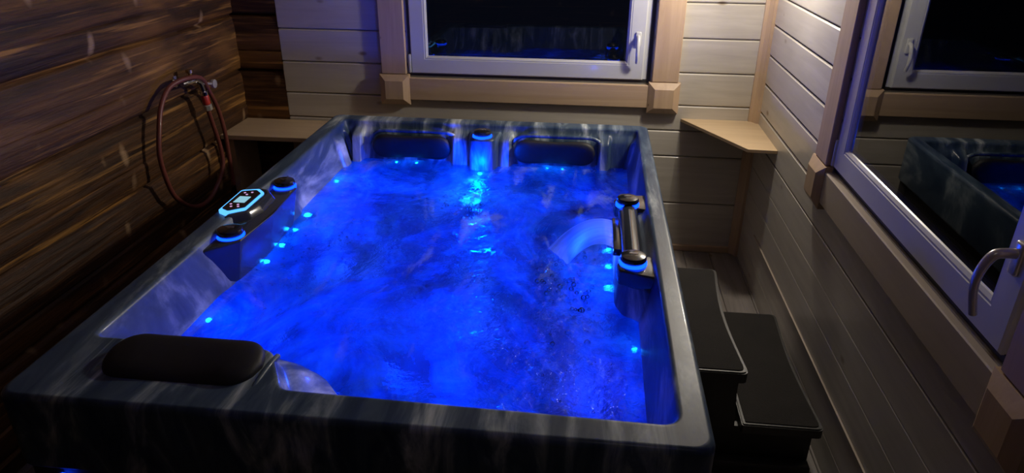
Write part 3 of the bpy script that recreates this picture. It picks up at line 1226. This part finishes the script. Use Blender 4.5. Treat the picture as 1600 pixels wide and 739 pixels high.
# ------------------------------------------------------------------ spa steps
st = thing('spa_step', 'black two tier plastic step standing between tub and window wall', 'step', (0.55, 2.24, 0))


def tread(name, xa, xb, ya, yb, ztop, th, bow):
    def outline(inset):
        pts = []
        L, R_, A, B = xa + inset, xb - inset, ya + inset, yb - inset
        n = 16
        for k in range(n + 1):                              # outer edge, bowed inwards
            t = k / n
            y = A + (B - A) * t
            pts.append((R_ - bow * math.sin(PI * t) ** 1.2, y))
        pts += [(L, B), (L, A)]
        return [tuple(v) for v in round_poly(pts, [0.02] + [0.001] * (n - 1) + [0.02, 0.006, 0.006], 0.03)]
    bm = BM()
    prism(bm, outline(0), ztop - th, ztop - 0.004, 0.0)
    prism(bm, outline(0.004), ztop - 0.006, ztop, 0.0)
    o = obj(name, bm, M['step'], st, smooth=False)
    bm = BM()
    prism(bm, outline(0.012), ztop - 0.002, ztop + 0.003, 0.0)
    obj('tread_pad', bm, M['tread'], o, smooth=False)
    return o


tread('tread', 0.290, 0.556, 1.895, 2.60, 0.400, 0.040, 0.022)
tread('tread', 0.560, 0.822, 1.885, 2.60, 0.205, 0.036, 0.016)
for y in (1.93, 2.555):
    bm = BM()
    # stepped side panel with a foot cut-out
    pts = [(0.305, 0.0), (0.38, 0.0), (0.41, 0.05), (0.50, 0.05), (0.53, 0.0), (0.60, 0.0), (0.63, 0.04), (0.73, 0.04), (0.76, 0.0), (0.80, 0.0), (0.80, 0.17), (0.545, 0.17), (0.53, 0.362), (0.305, 0.362)]
    a = [bm.verts.new((x, y - 0.012, z)) for x, z in pts]
    b = [bm.verts.new((x, y + 0.012, z)) for x, z in pts]
    bm.faces.new(a)
    bm.faces.new(b[::-1])
    for i in range(len(pts)):
        j = (i + 1) % len(pts)
        bm.faces.new((a[i], a[j], b[j], b[i]))
    obj('side_panel', bm, M['step'], st, smooth=False)
for x in (0.530, 0.785):
    bm = BM()
    box(bm, x - 0.01, x + 0.01, 1.935, 2.55, 0.05, 0.362 if x < 0.6 else 0.172, 0.003)
    obj('riser', bm, M['step'], st, smooth=False)
bm = BM()
box(bm, 0.33, 0.80, 1.870, 1.915, 0.0, 0.055, 0.006)
obj('foot_rail', bm, M['step'], st)

# ------------------------------------------------------------------ tap and hose on the log wall
XW = XL + 0.012
tap = thing('wall_tap', 'chrome garden tap with round handle on the brown log wall', 'tap', (XW, 3.0, 1.0))
bm = BM()
lathe(bm, [(0.026, 0.0), (0.026, 0.006), (0.012, 0.010), (0.012, 0.060)], (XW - 0.004, 2.955, 1.006), axis='X', seg=24)
obj('wall_flange', bm, M['chrome'], tap)
bm = BM()
tube(bm, [(XW + 0.05, 2.920, 1.004), (XW + 0.06, 2.955, 1.006), (XW + 0.065, 3.00, 1.006), (XW + 0.070, 3.03, 0.985), (XW + 0.072, 3.042, 0.940)], [0.013, 0.016, 0.016, 0.014, 0.013], 18)
obj('tap_body', bm, M['chrome'], tap, angle=60)
bm = BM()
lathe(bm, [(0.010, 0.0), (0.010, 0.03), (0.016, 0.032), (0.016, 0.045)], (XW + 0.062, 2.975, 1.012), seg=18)
obj('valve_bonnet', bm, M['brass'], tap)
bm = BM()
tube(bm, [(XW + 0.068, 3.02, 0.99), (XW + 0.070, 3.08, 0.970), (XW + 0.072, 3.13, 0.958)], 0.006, 10)
lathe(bm, [(0.008, -0.012), (0.020, -0.008), (0.022, 0.0), (0.020, 0.008), (0.008, 0.012)], (XW + 0.073, 3.142, 0.955), axis='X', seg=20)
obj('handle', bm, M['handle'], tap, angle=50)

hose = thing('garden_hose', 'reddish brown hose looped over the tap on the log wall', 'hose', (-1.78, 2.9, 0.44))
hp = [(3.052, 0.862), (3.071, 0.79), (3.103, 0.653), (3.094, 0.557), (3.028, 0.481), (2.915, 0.444), (2.794, 0.469), (2.689, 0.553), (2.647, 0.645), (2.633, 0.765),
      (2.666, 0.867), (2.734, 0.958), (2.826, 1.017), (2.934, 1.030), (3.035, 1.003), (3.126, 0.924), (3.177, 0.824), (3.203, 0.704), (3.205, 0.572), (3.200, 0.42)]
pts = []
for i, (y, z) in enumerate(hp):
    pts.append((-1.766 if i < 4 else (-1.775 if i < 11 else -1.758 if i in (13, 14) else -1.785), y, z))
bm = BM()
tube(bm, catmull(pts, 7), 0.0105, 14)
obj('hose_tube', bm, M['hose'], hose, angle=80)
bm = BM()
d = (Vector((-1.766, 3.060, 0.84)) - Vector((-1.764, 3.043, 0.935))).normalized()
q = Vector((0, 0, 1)).rotation_difference(d).to_matrix().to_4x4()
lathe(bm, [(0.014, 0.0), (0.017, 0.005), (0.017, 0.042), (0.014, 0.046)], (-1.764, 3.045, 0.925), seg=20, mat=q)
obj('red_coupling', bm, M['red'], hose)
bm = BM()
lathe(bm, [(0.018, 0.0), (0.021, 0.003), (0.021, 0.026), (0.014, 0.030)], (-1.765, 3.053, 0.880), seg=8, mat=q)
o = obj('hose_nut', bm, M['handle'], hose)
bm = BM()
lathe(bm, [(0.014, 0.0), (0.018, 0.003), (0.018, 0.018), (0.014, 0.020)], (-1.764, 3.042, 0.945), seg=18, mat=q)
obj('tap_connector', bm, M['chrome'], hose)
